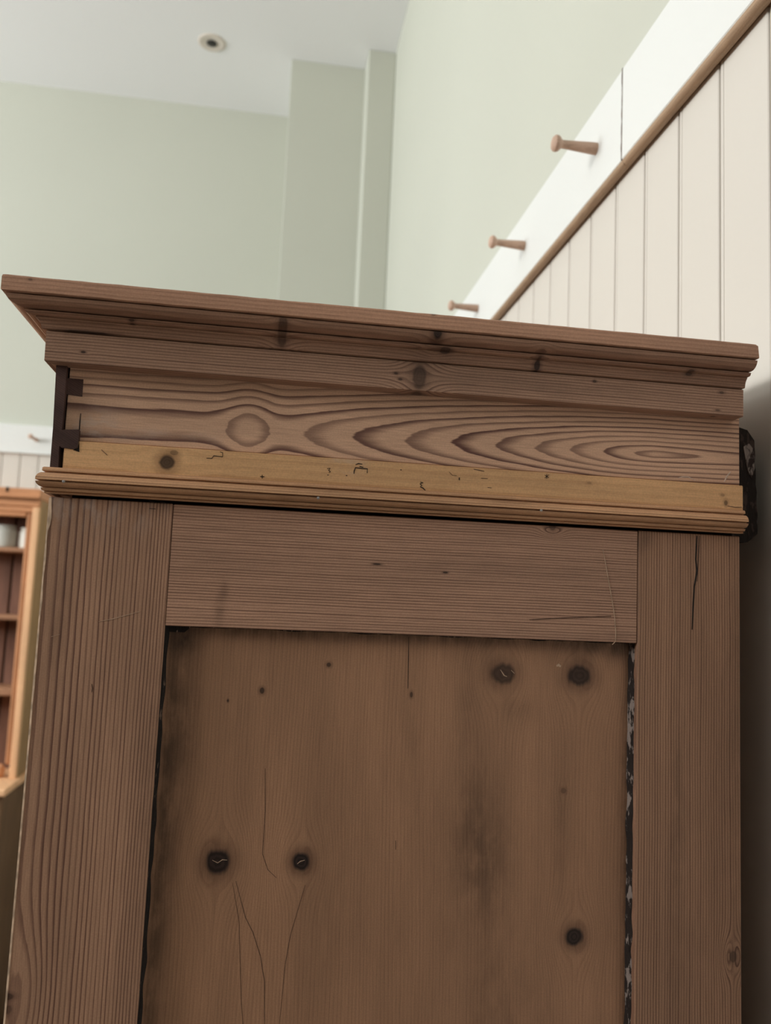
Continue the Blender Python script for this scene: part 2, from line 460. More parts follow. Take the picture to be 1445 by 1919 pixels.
obj('notch', *box(-0.9765, -0.9665, HF - .0250, HF - .020, CZ + .362, CZ + .3806), MAT['gap'], cn)
for a, b in ((.155, .137), (-.102, -.1215), (-.374, -.403)):
    obj('shelf', *box(DX0 + .022, HX - .022, HF + .016, HB - .012, CZ + b, CZ + a, .004), MDH, dr)
obj('bottom_rail', *box(DX0 + .046, HX - .046, HF - .006, HF + .020, CZ - .698, CZ - .648, .012), MDX, dr)
bx = HX - .022
kk = 0
while bx > DX0 + .03:
    nx = max(DX0 + .022, -0.9860 - .098 * kk if kk else -0.9860)
    obj('back_board', *box(nx + .0035, bx - .0035, HB - .012, HB - .004, zb, CZ + .36, .003), MDB, dr)
    bx = nx; kk += 1
obj('back_panel', *box(DX0 + .01, HX - .01, HB - .004, HB, zb, CZ + .36), MAT['gap'], dr)
LF = 3.158
led = obj('counter', *box(DX0 - .012, HX + .017, LF - .006, HB, CZ - .7235, CZ - .6985, .005), MD, dr)
base_c = obj('cabinet_carcass', *box(DX0, HX + .004, LF + .016, HB, 0.07, CZ - .7235, .003), MDC, dr)
obj('plinth', *box(DX0 + .01, HX - .004, LF + .03, HB, 0.0, 0.07, .003), MDC, dr)
for i in range(2):
    xa = DX0 + .05 + i * .535; d = obj('door', *box(xa, xa + .50, LF + .004, LF + .016, .12, CZ - .92, .004), MD, dr)
    obj('knob', *lathe((xa + (.46 if i == 0 else .04), LF + .004, .45), (0, -1, 0), [(0, .008), (.012, .007), (.018, .015), (.027, .013), (.030, .002)], 14), MDI, d, True)
    d = obj('drawer', *box(xa, xa + .50, LF + .004, LF + .016, CZ - .905, CZ - .745, .004), MDX, dr)
    obj('knob', *lathe((xa + .25, LF + .004, CZ - .825), (0, -1, 0), [(0, .008), (.012, .007), (.018, .015), (.027, .013), (.030, .002)], 14), MDI, d, True)

def jar(x, y, r, h, mat, label):
    z = CZ + .155
    o = empty('stoneware_jar', (x, y, z), label, 'jar', group='jars on the top dresser shelf')
    prof = [(.0003, r * .92), (.004, r * .97), (h * .15, r), (h * .72, r), (h * .84, r * .93), (h * .90, r * .80), (h * .93, r * .80),
            (h * .95, r * .88), (h, r * .88), (h, r * .74), (h * .80, r * .74)]
    obj('body', *lathe((x, y, z), (0, 0, 1), prof, 28), mat, o, True)
    obj('rim', *lathe((x, y, z), (0, 0, 1), [(h * .965, r * .885), (h * .975, r * .92), (h * 1.005, r * .92), (h * 1.012, r * .84), (h * .98, r * .75)], 28), mat, o, True)
jar(-0.996, 3.430, .043, .086, paint('grey_stoneware', (0.52, 0.52, 0.47), .08, 14, .35), 'grey stoneware jar on the top shelf at the edge of the picture')
jar(-0.912, 3.440, .0345, .080, paint('cream_stoneware', (0.80, 0.77, 0.68), .05, 14, .35), 'paler cream stoneware jar half hidden behind the dresser frame')

# ------------------------------------------------------------------ the wardrobe
XF, XK = -0.1475, 0.366           # front edge and back edge of the side
YA, YZ = 0.600, 1.600             # the side we see, the far side
wd = empty('wardrobe', WB, 'large antique stripped pine wardrobe seen from its side, with moulded cornice', 'wardrobe')

# -- wood of each board (u, v in metres of the build)
def KX(p, ru, rv, push, dark): return (p[0], p[1], ru, rv, push, dark)      # grain along x
def KZ(p, ru, rv, push, dark): return (p[1], p[0], ru, rv, push, dark)      # grain along z
def SX(p, ru, rv, a): return (p[0], p[1], ru, rv, a)
def SZ(p, ru, rv, a): return (p[1], p[0], ru, rv, a)

def frieze_phase(g, u, v):
    # rings of a flat-sawn plank: hyperbolas round an axis that drifts along the board
    p0, p1 = (-0.0250, 1.7199), (0.2943, 1.7239)
    sl = (p1[1] - p0[1]) / (p1[0] - p0[0])
    ax = g.add(p0[1] - sl * p0[0], g.mul(u, sl))
    dn = g.noise(g.xyz(g.mul(u, 9.0), 3.3, 1.7), 1.0, 1.0)
    su = g.sub(p1[0], u)                                     # runs to the left of the right-hand eye
    s_ = g.m('MAXIMUM', g.m('MINIMUM', su, 0.292), g.mul(su, -0.30))
    s_ = g.add(s_, 0.008)
    d = g.sub(g.mul(s_, 0.150), g.mul(g.mul(s_, s_), 0.115))
    e = g.m('EXPONENT', g.mul(g.m('POWER', g.m('ABSOLUTE', g.mul(g.sub(u, p0[0] + .010), 1 / .017)), 2.0), -1.0))
    d = g.sub(d, g.mul(e, 0.0045))
    d = g.add(d, g.mul(g.sub(dn, 0.5), 0.0022))
    dv = g.mul(g.sub(v, ax), 1.05)
    r = g.m('SQRT', g.add(g.add(g.mul(d, d), g.mul(dv, dv)), 2e-6))
    return g.mul(r, 1 / 0.0037)

M_frieze = wood('frieze_board_pine', 'x', lin(200, 157, 124), lin(88, 54, 45), frieze_phase, warp=.0011, wf=(9, 40), line=1.0, t0=.40,
                stains=[SX((-0.1320, 1.7216), .03, .02, .22), SX((0.0767, 1.6975), .35, .005, .10)],
                pale=[SX((-0.1260, 1.7144), .018, .012, .55), SX((-0.0767, 1.7123), .05, .006, .25)], seed=1.0, tone=.12)
M_strip = wood('pale_pine_strip', 'x', lin(208, 160, 110), lin(168, 118, 74), ph_lin(.0062, 1.68), warp=.0022, wf=(5, 25), line=.38,
               knots=[KX((-0.0701, 1.6924), .0056, .0058, 1.3, .85), KX((-0.0658, 1.6996), .003, .002, 0, .45), KX((0.3520, 1.6890), .0016, .0022, .5, .6),
                      KX((0.3493, 1.6947), .0020, .0012, 0, .35), KX((0.2410, 1.6974), .002, .001, 0, .3)],
               stains=[SX((0.2012, 1.6949), .08, .004, .16), SX((0.0226, 1.6835), .06, .003, .14)], pale=[SX((0.0565, 1.6994), .012, .007, .5)], seed=2.0, tone=.14, fibre=.08)
M_waist = wood('waist_moulding_pine', 'x', lin(196, 148, 106), lin(120, 78, 52), ph_lin(.0031, 1.66), warp=.0007, line=.6, ymix=.9,
               stains=[SX((0.04, CZ + .069 + .54), .03, .003, .5), SX((0.18, CZ + .069 + .54), .02, .003, .4)],
               seed=3.0, tone=.14)
def UF(p): return (p[0], p[1] + 0.5865 * 0.5)
M_fascia = wood('fascia_pine', 'x', lin(164, 126, 99), lin(82, 52, 40), ph_lin(.0021, 2.05), warp=.0015, wf=(7, 30), line=.75, ymix=.5,
                knots=[KX(UF((0.1057, 1.7660)), .0052, .0105, .9, .62), KX(UF((0.0883, 1.7670)), .0016, .0009, .5, .7), KX(UF((0.0916, 1.7629)), .0016, .0009, .5, .7),
                       KX(UF((-0.1304, 1.7638)), .0017, .0008, .8, .85), KX(UF((0.2399, 1.7734)), .0014, .0010, .4, .65), KX(UF((0.3429, 1.7730)), .0022, .0012, .3, .5),
                       KX(UF((0.3397, 1.7589)), .0022, .0007, .3, .55), KX(UF((0.2255, 1.7534)), .0028, .0010, .2, .8)],
                stains=[SX(UF((0.0713, 1.7783)), .5, .0035, .25), SX(UF((0.2132, 1.7651)), .12, .006, .18)], seed=4.0)
YV = 0.572 * 0.2
M_cornice = wood('cornice_pine_shaded', 'x', lin(152, 114, 88), lin(90, 57, 43), ph_lin(.0019, 1.9), warp=.0016, wf=(7, 30), line=.55, ymix=.2,
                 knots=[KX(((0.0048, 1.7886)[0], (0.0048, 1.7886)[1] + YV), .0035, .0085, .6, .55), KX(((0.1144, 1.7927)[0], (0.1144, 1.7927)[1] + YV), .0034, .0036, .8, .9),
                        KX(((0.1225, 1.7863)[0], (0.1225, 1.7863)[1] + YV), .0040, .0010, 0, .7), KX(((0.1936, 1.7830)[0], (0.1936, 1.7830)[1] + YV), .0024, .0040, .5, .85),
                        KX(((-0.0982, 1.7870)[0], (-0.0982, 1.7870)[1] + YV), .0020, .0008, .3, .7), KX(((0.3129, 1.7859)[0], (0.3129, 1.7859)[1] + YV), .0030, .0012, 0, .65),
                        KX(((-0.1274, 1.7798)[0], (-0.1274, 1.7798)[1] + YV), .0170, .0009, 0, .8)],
                 stains=[SX(((0.1154, 1.7869)[0], (0.1154, 1.7869)[1] + YV), .02, .010, .3)], seed=5.0, tone=.13)  # darker than the cap: shade on the curves put into the colour
M_cap = wood('cap_board_pine', 'x', lin(170, 127, 98), lin(110, 72, 53), ph_lin(.0030, 1.9), warp=.0016, wf=(7, 30), line=.4, ymix=.2,
             knots=[KX(((0.1104, 1.8054)[0], (0.1104, 1.8054)[1] + YV), .0016, .0016, .4, .4), KX(((-0.1631, 1.8028)[0], (-0.1631, 1.8028)[1] + YV), .0016, .0010, 0, .4)],
             seed=15.0, tone=.14)
M_stile_l = wood('front_stile_pine', 'z', lin(164, 124, 95), lin(80, 46, 38), ph_lin(.0105, -0.153, 2250.0), warp=.0022, wf=(3.2, 16), line=.85, t0=.45,
                 knots=[KZ((-0.1498, 1.3346), .0125, .0075, 2.2, .0), KZ((-0.1467, 1.3371), .0022, .0040, 0, .62), KZ((-0.1454, 1.3292), .0030, .0022, 0, .4)],
                 stains=[SZ((-0.0667, 1.4681), .10, .010, .28), SZ((-0.1337, 1.6537), .03, .05, .14), SZ((-0.1351, 1.5841), .05, .008, .24), SZ((-0.0733, 1.6629), .006, .012, .4)],
                 pale=[SZ((-0.1234, 1.6581), .014, .05, .38)], seed=6.0, tone=.10)
M_stile_r = wood('back_stile_pine', 'z', lin(156, 117, 88), lin(76, 46, 35), ph_lin(.0021, 0.281, -125.0 * 1000 / 1000 * 800 / 1000), warp=.0010, wf=(9, 22), line=.8,
                 knots=[KZ((0.3593, 1.3530), .0042, .0032, 2.4, .55)],
                 stains=[SZ((0.3152, 1.4643), .12, .006, .30), SZ((0.2862, 1.6577), .012, .010, .35), SZ((0.3622, 1.4647), .2, .006, .2)], seed=7.0, tone=.14)
M_rail = wood('top_rail_pine', 'x', lin(172, 131, 103), lin(76, 45, 33), ph_lin(.0020, 1.66, 45.0), warp=.0016, wf=(4, 18), line=.78,
              knots=[KX((0.2143, 1.6631), .0030, .0028, 2.2, .55), KX((0.0821, 1.6285), .0032, .0006, 0, .9), KX((0.1332, 1.6248), .0020, .0006, 0, .9)],
              stains=[SX((-0.0277, 1.5902), .0035, .010, .42), SX((-0.0252, 1.6034), .003, .008, .3), SX((0.0796, 1.6311), .25, .010, .12), SX((0.2636, 1.5822), .03, .006, .3)],
              seed=8.0, tone=.12)

def panel_phase(g, u, v):
    p = g.mul(g.sub(v, 0.05), 1 / 0.0026)
    n = g.noise(g.xyz(g.mul(u, 2.2), g.mul(v, 9.0), 4.4), 1.0, 2.0)
    return g.add(p, g.mul(n, 9.0))
M_panel = wood('sunk_panel_pine', 'z', lin(156, 115, 84), lin(114, 78, 56), panel_phase, warp=.001, line=.36, fibre=.10,
               knots=[KZ((-0.0185, 1.4184), .0090, .0088, 1.5, .98), KZ((0.0390, 1.4179), .0068, .0066, 1.5, 1.0), KZ((0.1818, 1.5521), .0082, .0098, 1.4, .78),
                      KZ((0.2412, 1.5526), .0082, .0100, 1.4, .88), KZ((0.2405, 1.3651), .0070, .0070, 1.5, .98), KZ((0.0517, 1.5547), .0018, .0018, 1.0, .75),
                      KZ((0.0051, 1.5352), .0024, .0018, 1.0, .8), KZ((-0.0183, 1.5275), .0010, .0007, 0, .8), KZ((0.1131, 1.5351), .0022, .0012, 0, .7),
                      KZ((0.2303, 1.4682), .0022, .0022, .8, .35)],
               stains=[SZ((0.1704, 1.4195), .050, .026, .46), SZ((0.1594, 1.4532), .040, .016, .20), SZ((0.1873, 1.3133), .060, .034, .30),
                       SZ((0.1142, 1.4978), .060, .010, .20), SZ((0.1530, 1.5253), .05, .008, .25), SZ((0.1936, 1.5263), .010, .014, .26),
                       SZ((0.2284, 1.4384), .045, .006, .26), SZ((-0.0529, 1.4589), .16, .010, .40), SZ((-0.0481, 1.5206), .07, .012, .26),
                       SZ((-0.0514, 1.5696), .010, .012, .75), SZ((0.0834, 1.5772), .006, .30, .55), SZ((0.2681, 1.5739), .010, .030, .55),
                       SZ((0.2813, 1.4617), .30, .006, .50), SZ((-0.0576, 1.4234), .30, .005, .55), SZ((0.0699, 1.3693), .08, .03, .14)],
               seed=9.0, tone=.13)
M_end = wood('dark_end_grain', 'y', lin(74, 52, 44), lin(46, 31, 28), ph_lin(.0016), warp=.001, line=.6, tone=.35, seed=11.0, ymix=.6)
M_body = wood('carcass_pine', 'z', E1, L1, ph_lin(.006), seed=12.0, ymix=1.0)
M_front = wood('front_pine', 'z', E1, L1, ph_lin(.005), seed=13.0, ymix=1.0)
M_frontx = wood('front_moulding_pine', 'y', E1, L1, ph_lin(.004), seed=14.0, ymix=.6)

# -- mouldings: profile points are (projection from the face, height)
zc = (0.0275, 1.8070)[1]
cap_prof = [(0.010, zc), (0.0330, zc), (0.0346, zc - .0008), (0.0350, zc - .0020), (0.0350, 1.7961), (0.0343, 1.7956), (0.0285, (0.0333, 1.7957)[1]), (0.0285, (0.0333, 1.7947)[1]),
            (0.0328, (0.0333, 1.7946)[1]), (0.0325, 1.7929), (0.0314, 1.7911), (0.0296, 1.7896), (0.0272, 1.7886), (0.0245, 1.7882), (0.0205, (0.0231, 1.7884)[1]), (0.0205, (0.0231, 1.7877)[1]),
            (0.0245, 1.7872), (0.0234, 1.7855), (0.0224, 1.7850), (0.0190, (0.0216, 1.7850)[1]),
            (0.0192, 1.7843), (0.0179, 1.7831), (0.0169, 1.7814), (0.0163, 1.7794), (0.0161, 1.7778), (0.0156, 1.7775), (0.0085, (0.0148, 1.7776)[1]), (0.006, (0.0144, 1.7767)[1])]
fas_prof = [(0.0, (0.0140, 1.7768)[1]), (0.0138, (0.0140, 1.7767)[1]), (0.0136, (0.0134, 1.7559)[1]), (0.0130, (0.0134, 1.7556)[1]), (0.0, (0.0134, 1.7555)[1])]
wa = (0.0038, 1.6824)
waist_prof = [(0.0, wa[1] + .0012), (0.0062, wa[1] + .0012), (0.0074, wa[1] + .0004), (0.0076, wa[1] - .0016), (0.0050, wa[1] - .0019), (0.0050, wa[1] - .0025), (0.0084, wa[1] - .0030),
              (0.0108, wa[1] - .0046), (0.0120, wa[1] - .0066), (0.0122, wa[1] - .0082), (0.0092, wa[1] - .0085), (0.0092, wa[1] - .0091), (0.0119, wa[1] - .0095),
              (0.0112, wa[1] - .0110), (0.0092, wa[1] - .0123), (0.0058, wa[1] - .0126), (0.0058, wa[1] - .0132), (0.0076, wa[1] - .0134), (0.0068, wa[1] - .0150), (0.0036, wa[1] - .0152),
              (0.0046, wa[1] - .0158), (0.0046, wa[1] - .0166), (0.0, wa[1] - .0166)]

def sweep(name, prof, p0, p1, mat, parent, n=48, wear=0.0, seed=0, smooth=True):
    """p0(p) and p1(p) give both ends of the run for a projection p"""
    V, F = [], []
    m = len(prof)
    for i in range(n + 1):
        t = i / n
        for j, (p, z) in enumerate(prof):
            a, b = Vector(p0(p)), Vector(p1(p))
            if name == 'cap_board' and j < 5: a.x -= (.0056, .0050, .0026, .0008, .0)[j] if a.x > .3 else 0.0
            q = a.lerp(b, t)
            if wear and 0 < j < m - 1:
                w = mnoise.noise(Vector((t * 42 + seed, j * 0.35, seed))) + .6 * mnoise.noise(Vector((t * 130 + seed, j * .8, seed)))
                z = z + wear * w
            V.append((q.x, q.y, z))
    for i in range(n):
        for j in range(m):
            F.append((i * m + j, i * m + (j + 1) % m, (i + 1) * m + (j + 1) % m, (i + 1) * m + j))
    F.append(tuple(range(m))); F.append(tuple(range((n + 1) * m - 1, n * m - 1, -1)))
    return obj(name, V, F, mat, parent, smooth)
def ovf(p): return 0.0080 + max(0.0, p - 0.0136) * 1.20 if p > .0136 else p * 0.0080 / .0136
XC = 0.361
def run(name, prof, mat_side, mat_front, xr, over, wear, n, seed):
    sweep(name, prof, lambda p: (xr, YA - p, 0), lambda p: (XF - over(p), YA - p, 0), mat_side, wd, n, wear, seed)
    sweep(name, prof, lambda p: (XF - over(p), YA - p, 0), lambda p: (XF - over(p), YZ + p, 0), mat_front, wd, 24, wear, seed + 3)
    sweep(name, prof, lambda p: (XF - over(p), YZ + p, 0), lambda p: (xr, YZ + p, 0), mat_side, wd, 12, wear, seed + 5)
run('cap_board', cap_prof[:7] + [(0.0, cap_prof[6][1])], M_cap, M_frontx, XC, ovf, .00024, 160, 1)
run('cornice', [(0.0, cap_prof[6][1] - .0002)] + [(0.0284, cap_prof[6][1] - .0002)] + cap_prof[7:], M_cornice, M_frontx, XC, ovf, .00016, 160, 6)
run('fascia', fas_prof, M_fascia, M_frontx, XC, ovf, .00008, 60, 2)
run('waist_moulding', waist_prof, M_waist, M_frontx, XK, lambda p: p * .62, .00010, 120, 3)

ZFT = (0.0741, 1.7549)[1] + .004     # frieze board runs up behind the fascia
zs1 = (0.3686, 1.7036)[1]            # top of the pale strip
zs0 = wa[1] + .0004
zr1 = (0.1018, 1.6643)[1] - .0004     # top of the frame below the waist moulding
zr0 = (0.1022, 1.5787)[1]            # lower edge of the top rail
xl, xr = -0.0643, 0.2824          # inner edges of the stiles
# top box: frieze board, pale strip, end grain of the front board with its dovetail pins
obj('frieze_board', *box(XF + .006, XK, YA, YA + .022, zs1 + .0003, CZ + .185, .0005), M_frieze, wd)
obj('pale_strip', *box(XF + .0075, 0.3665, YA - .0040, YA + .022, zs0, zs1 - .0003, .0006), M_strip, wd)
obj('front_board_end', *prism([(-0.1497, 1.7569), (-0.1426, 1.7571), (-0.1423, 1.7364), (-0.1423, 1.7113), (-0.1431, 1.6965), (-0.1425, 1.6815), (-0.1480, 1.6812), (-0.1482, 1.7105)], YA - .0046, YA + .020), M_end, wd)
obj('dovetail_pin', *prism([(-0.1434, 1.7480), (-0.1318, 1.7479), (-0.1316, 1.7357), (-0.1429, 1.7364)], YA - .0003, YA + .018), M_end, wd)
obj('dovetail_pin', *prism([(-0.1412, 1.7103), (-0.1308, 1.7111), (-0.1306, 1.7026), (-0.1309, 1.6988), (-0.1329, 1.6972), (-0.1412, 1.6977), (-0.1457, 1.7010), (-0.1457, 1.7095)], YA - .0048, YA + .018), M_end, wd)
obj('open_gap', *prism([(-0.1337, 1.6967), (-0.1307, 1.6986), (-0.1302, 1.7034), (-0.1295, 1.6955)], YA - .0043, YA + .010), MAT['gap'], wd)
for pl_, w in (([(-0.1316, 1.7235), (-0.1317, 1.7178), (-0.1316, 1.7121), (-0.1314, 1.7034)], .0007), ([(-0.1423, 1.7479), (-0.1319, 1.7478), (-0.1317, 1.7357), (-0.1421, 1.7364)], .0005),
               ([(-0.1422, 1.7110), (-0.1316, 1.7119)], .0006)):
    obj('joint_line', *ribbon(pl_, w, YA), MAT['ink'], wd)
obj('core_board', *box(XF + .010, XK - .004, YA + .0215, YA + .030, zr1 - .01, CZ + .19), MAT['gap'], wd)

# frame and sunk panel
ZB = 0.10
def worn_box(name, x0, x1, y0, y1, z0, z1, mat, c):
    return obj(name, *box(x0, x1, y0, y1, z0, z1, c), mat, wd)
worn_box('stile', XF, xl, YA, YA + .026, ZB, zr1, M_stile_l, .0007)
worn_box('stile', xr, XK, YA, YA + .026, ZB, zr1, M_stile_r, .0007)
worn_box('rail', xl + .0003, xr - .0003, YA + .0002, YA + .026, zr0, zr1 - .0002, M_rail, .0006)
worn_box('rail', xl + .0003, xr - .0003, YA + .0002, YA + .026, ZB, ZB + .12, M_rail, .0006)
worn_box('sunk_panel', xl - .006, xr + .006, YA + .010, YA + .018, ZB + .10, zr0 + .008, M_panel, 0)
obj('panel_backing', *box(xl - .004, xr + .004, YA + .0195, YA + .0225, ZB + .1, zr0 + .006), M_body, wd)

# crust of old paint and grime along the panel's edges
def crust_mat(name, a, b, thr):
    g = G(name); x, y, z = g.coords(WB)
    n = g.noise(g.xyz(g.mul(x, 300), g.mul(y, 260), g.mul(z, 90)), 1.0, 4.0, .65)
    w = g.noise(g.xyz(3.0, 1.0, g.mul(z, 22)), 1.0, 2.0)
    f = g.smooth(g.add(n, g.mul(g.sub(w, .5), .7)), thr, thr + .08)
    return g.finish(g.mix(f, a, b), .85, n, .8, .002)
M_crust = crust_mat('flaking_paint_crust', (0.020, 0.014, 0.012), (0.24, 0.20, 0.18), .53)
M_grime = crust_mat('black_grime', (0.012, 0.009, 0.008), (0.16, 0.11, 0.085), .62)
def crust(name, x, side, wmin, wmax, z0, z1, mat, seed):
    """rough bead lying in the corner between stile edge and panel"""
    V, F = [], []; n = 110; rnd = random.Random(seed)
    for i in range(n + 1):
        z = z0 + (z1 - z0) * i / n
        k = .5 + .5 * mnoise.noise(Vector((z * 55, seed, 0)))
        w = wmin + (wmax - wmin) * k
        d = .0022 + .0030 * (.5 + .5 * mnoise.noise(Vector((z * 80, seed + 7, 0))))
        V += [(x, YA + .0102, z), (x, YA + .010 - d * 1.5, z), (x + side * w * .45, YA + .0099 - d, z), (x + side * w, YA + .0098 - .0003, z), (x + side * w, YA + .0112, z)]
    for i in range(n):
        for a in range(5):
            F.append((5 * i + a, 5 * i + (a + 1) % 5, 5 * i + 5 + (a + 1) % 5, 5 * i + 5 + a))
    F += [(0, 1, 2, 3, 4), tuple(range(5 * n + 4, 5 * n - 1, -1))]
    return obj(name, V, F, mat, wd)
crust('paint_crust', xr, -1, .0012, .0042, CZ - .34, zr0, M_crust, 3)
crust('grime_line', xl, 1, .0010, .0034, CZ - .34, zr0, M_grime, 5)
V, F = [], []
for i in range(81):
    x = xl + (xr - xl) * i / 80
    h = .0005 + .0016 * abs(mnoise.noise(Vector((x * 60, 2.2, 0)))) + (.0035 if i < 4 else 0)
    V += [(x, YA + .0085, zr0 + .0004), (x, YA + .0090, zr0 - h), (x, YA + .0108, zr0 - h), (x, YA + .0108, zr0 + .0004)]
for i in range(80):
    for a in range(4): F.append((4 * i + a, 4 * i + (a + 1) % 4, 4 * i + 4 + (a + 1) % 4, 4 * i + 4 + a))
obj('grime_line', V, F, M_grime, wd)

# pale splintered arris of the front stile
V, F = [], []; n = 90
za, zb_ = zr1 - .0006, CZ - .36
for i in range(n + 1):
    z = za + (zb_ - za) * i / n
    t = (za - z)
    k = .5 + .5 * mnoise.noise(Vector((z * 70, 4, 0)))
    w = .0006 + (.0022 * k if t < .02 else .0009 * max(0, k - .25) if t < .17 else .0002)
    V += [(XF - .0004, YA - .0001, z), (XF + w, YA - .00035, z), (XF + w, YA + .002, z), (XF - .0004, YA + .004, z)]
for i in range(n):
    for a in range(4): F.append((4 * i + a, 4 * i + (a + 1) % 4, 4 * i + 4 + (a + 1) % 4, 4 * i + 4 + a))
F += [(0, 1, 2, 3), (4 * n + 3, 4 * n + 2, 4 * n + 1, 4 * n)]
tag(obj('splintered_edge', V, F, MAT['raw'], wd), 'pale splintered edge')

# rest of the carcass: far side, back, front with two doors, top
obj('far_side', *box(XF, XK, YZ - .026, YZ, ZB, CZ + .17, .001), M_body, wd)
obj('back_panel', *box(XK - .014, XK - .001, YA + .03, YZ - .026, ZB, CZ + .1855), M_body, wd)
obj('top_board', *box(XF + .004, XK - .0005, YA + .0005, YZ - .0005, CZ + .186, CZ + .2030), M_body, wd)
obj('front_board', *box(XF, XF + .020, YA + .026, YZ - .026, zr1 + .004, CZ + .17), M_frontx, wd)
obj('front_stile', *box(XF, XF + .020, YA + .026, YA + .10, ZB, zr1, .001), M_front, wd)
obj('front_stile', *box(XF, XF + .020, YZ - .10, YZ - .026, ZB, zr1, .001), M_front, wd)
for i in range(2):
    y0 = YA + .102 + i * .399; y1 = y0 + .397
    d = obj('door', *join(box(XF + .001, XF + .020, y0, y0 + .075, ZB + .22, zr1 - .003, .001), box(XF + .001, XF + .020, y1 - .075, y1, ZB + .22, zr1 - .003, .001),
                          box(XF + .001, XF + .020, y0 + .075, y1 - .075, ZB + .22, ZB + .34, .001), box(XF + .001, XF + .020, y0 + .075, y1 - .075, zr1 - .10, zr1 - .003, .001)), M_front, wd)
    obj('door_panel', *box(XF + .010, XF + .018, y0 + .07, y1 - .07, ZB + .33, zr1 - .09), M_front, d)
    obj('knob', *lathe((XF + .001, y1 - .04 if i == 0 else y0 + .04, 1.0), (-1, 0, 0), [(0, .009), (.012, .008), (.02, .017), (.03, .015), (.034, .002)], 16), M_front, d, True)
dw = obj('drawer', *box(XF + .001, XF + .020, YA + .102, YZ - .102, ZB + .01, ZB + .215, .001), M_frontx, wd)
for yy in (.85, 1.35):
    obj('knob', *lathe((XF + .001, yy, ZB + .11), (-1, 0, 0), [(0, .009), (.012, .008), (.02, .017), (.03, .015), (.034, .002)], 16), M_front, dw, True)
obj('plinth', *box(XF - .008, XK, YA - .008, YZ + .008, 0.0, ZB, .003), M_body, wd)

# rough dark block fixed to the back, showing in the gap to the wall
M_block = crust_mat('rough_dark_timber', (0.016, 0.011, 0.009), (0.050, 0.034, 0.028), .52)
prof = []
x0, x1 = 0.3662, 0.3925
zt_, zb2 = CZ + .1535, CZ + .0600
out = [(x0, zt_ - .004), (x0 + .006, zt_), (x0 + .014, zt_ - .002), (x0 + .020, zt_ - .010)]
for i in range(12): out.append((x1 - .006 + .0004 * math.sin(i * 2.3) + .0022 * (i / 11), zt_ - .016 - i * .0060))
out += [(x1 - .004, zb2 + .008), (x0 + .014, zb2 + .001), (x0, zb2)]
blk = obj('back_block', *prism(out, YA + .012, YA + .060), M_block, wd)
obj('plaster_smear', *prism([(x0 + .010, zt_ - .016), (x0 + .015, zt_ - .013), (x0 + .0192, zt_ - .018), (x0 + .0196, zt_ - .033), (x0 + .017, zt_ - .041), (x0 + .014, zt_ - .035), (x0 + .012, zt_ - .026)], YA + .0112, YA + .014),
    crust_mat('plaster_smear', (0.03, 0.02, 0.018), (0.26, 0.22, 0.20), .45), blk)

# nails in the waist moulding
for p in ((-0.1390, 1.6748), (0.0373, 1.6740), (0.2048, 1.6748)):
    obj('nail', *lathe((p[0] * .982, YA - .0112, CZ + (p[1] - CZ) * .982), (0, -1, 0), [(0, .0011), (.0010, .0010), (.0014, .0004)], 10), MAT['nail'], wd, True)

# marks: (points, stroke width, material), lying on the faces they belong to
S_Y, F_Y, P_Y = YA - .0040, YA, YA + .010
for pts, w, mt in (
    ([(0.0620, 1.6928), (0.0621, 1.6950), (0.0630, 1.6974), (0.0671, 1.6971), (0.0717, 1.6971), (0.0716, 1.6939)], .0007, 'ink'),
    ([(0.0629, 1.6996), (0.0650, 1.7005), (0.0679, 1.7002)], .0007, 'ink'), ([(0.0659, 1.6984), (0.0686, 1.6980)], .0009, 'ink'),
    ([(0.0424, 1.6953), (0.0446, 1.6958), (0.0436, 1.6940), (0.0450, 1.6933), (0.0438, 1.6925)], .0006, 'ink'), ([(0.0428, 1.6907), (0.0437, 1.6907)], .0009, 'ink'),
    ([(0.0561, 1.6912), (0.0573, 1.6912)], .0008, 'ink'), ([(0.0959, 1.6979), (0.0969, 1.6979)], .0008, 'ink'),
    ([(0.1111, 1.6899), (0.1131, 1.6897), (0.1110, 1.6884), (0.1124, 1.6873), (0.1113, 1.6864), (0.1133, 1.6855), (0.1152, 1.6838)], .0008, 'ink'),
    ([(0.1402, 1.6951), (0.1403, 1.6931)], .0011, 'ink'), ([(0.1418, 1.6837), (0.1455, 1.6834)], .0005, 'ink_soft'), ([(0.1661, 1.6837), (0.1708, 1.6835)], .0006, 'ink'),
    ([(0.1619, 1.6891), (0.1650, 1.6889)], .0005, 'ink_soft'), ([(0.1568, 1.6956), (0.1619, 1.6957)], .0005, 'ink_soft'),
    ([(-0.0432, 1.6971), (-0.0395, 1.6972), (-0.0383, 1.6992), (-0.0321, 1.6988), (-0.0323, 1.7019), (-0.0342, 1.7023)], .0005, 'ink'),
    ([(-0.0050, 1.6864), (-0.0020, 1.6865)], .0008, 'ink'), ([(-0.0036, 1.6878), (-0.0034, 1.6852)], .0007, 'ink'),
    ([(0.2057, 1.7012), (0.2090, 1.6994)], .0005, 'ink'), ([(0.2090, 1.7016), (0.2057, 1.6988)], .0005, 'ink'), ([(0.2073, 1.7021), (0.2074, 1.6985)], .0005, 'ink'),
    ([(0.3533, 1.6866), (0.3595, 1.6859), (0.3653, 1.6863)], .0005, 'ink_soft'), ([(-0.1149, 1.6981), (-0.1107, 1.6946)], .0005, 'ink_soft'),
    ([(0.1324, 1.6989), (0.1349, 1.6964), (0.1382, 1.6964)], .0003, 'ink_soft'), ([(0.1509, 1.7021), (0.1550, 1.7015), (0.1591, 1.7010)], .0006, 'ink_soft')):
    obj('ink_mark', *ribbon(pts, w, S_Y), MAT[mt], wd)
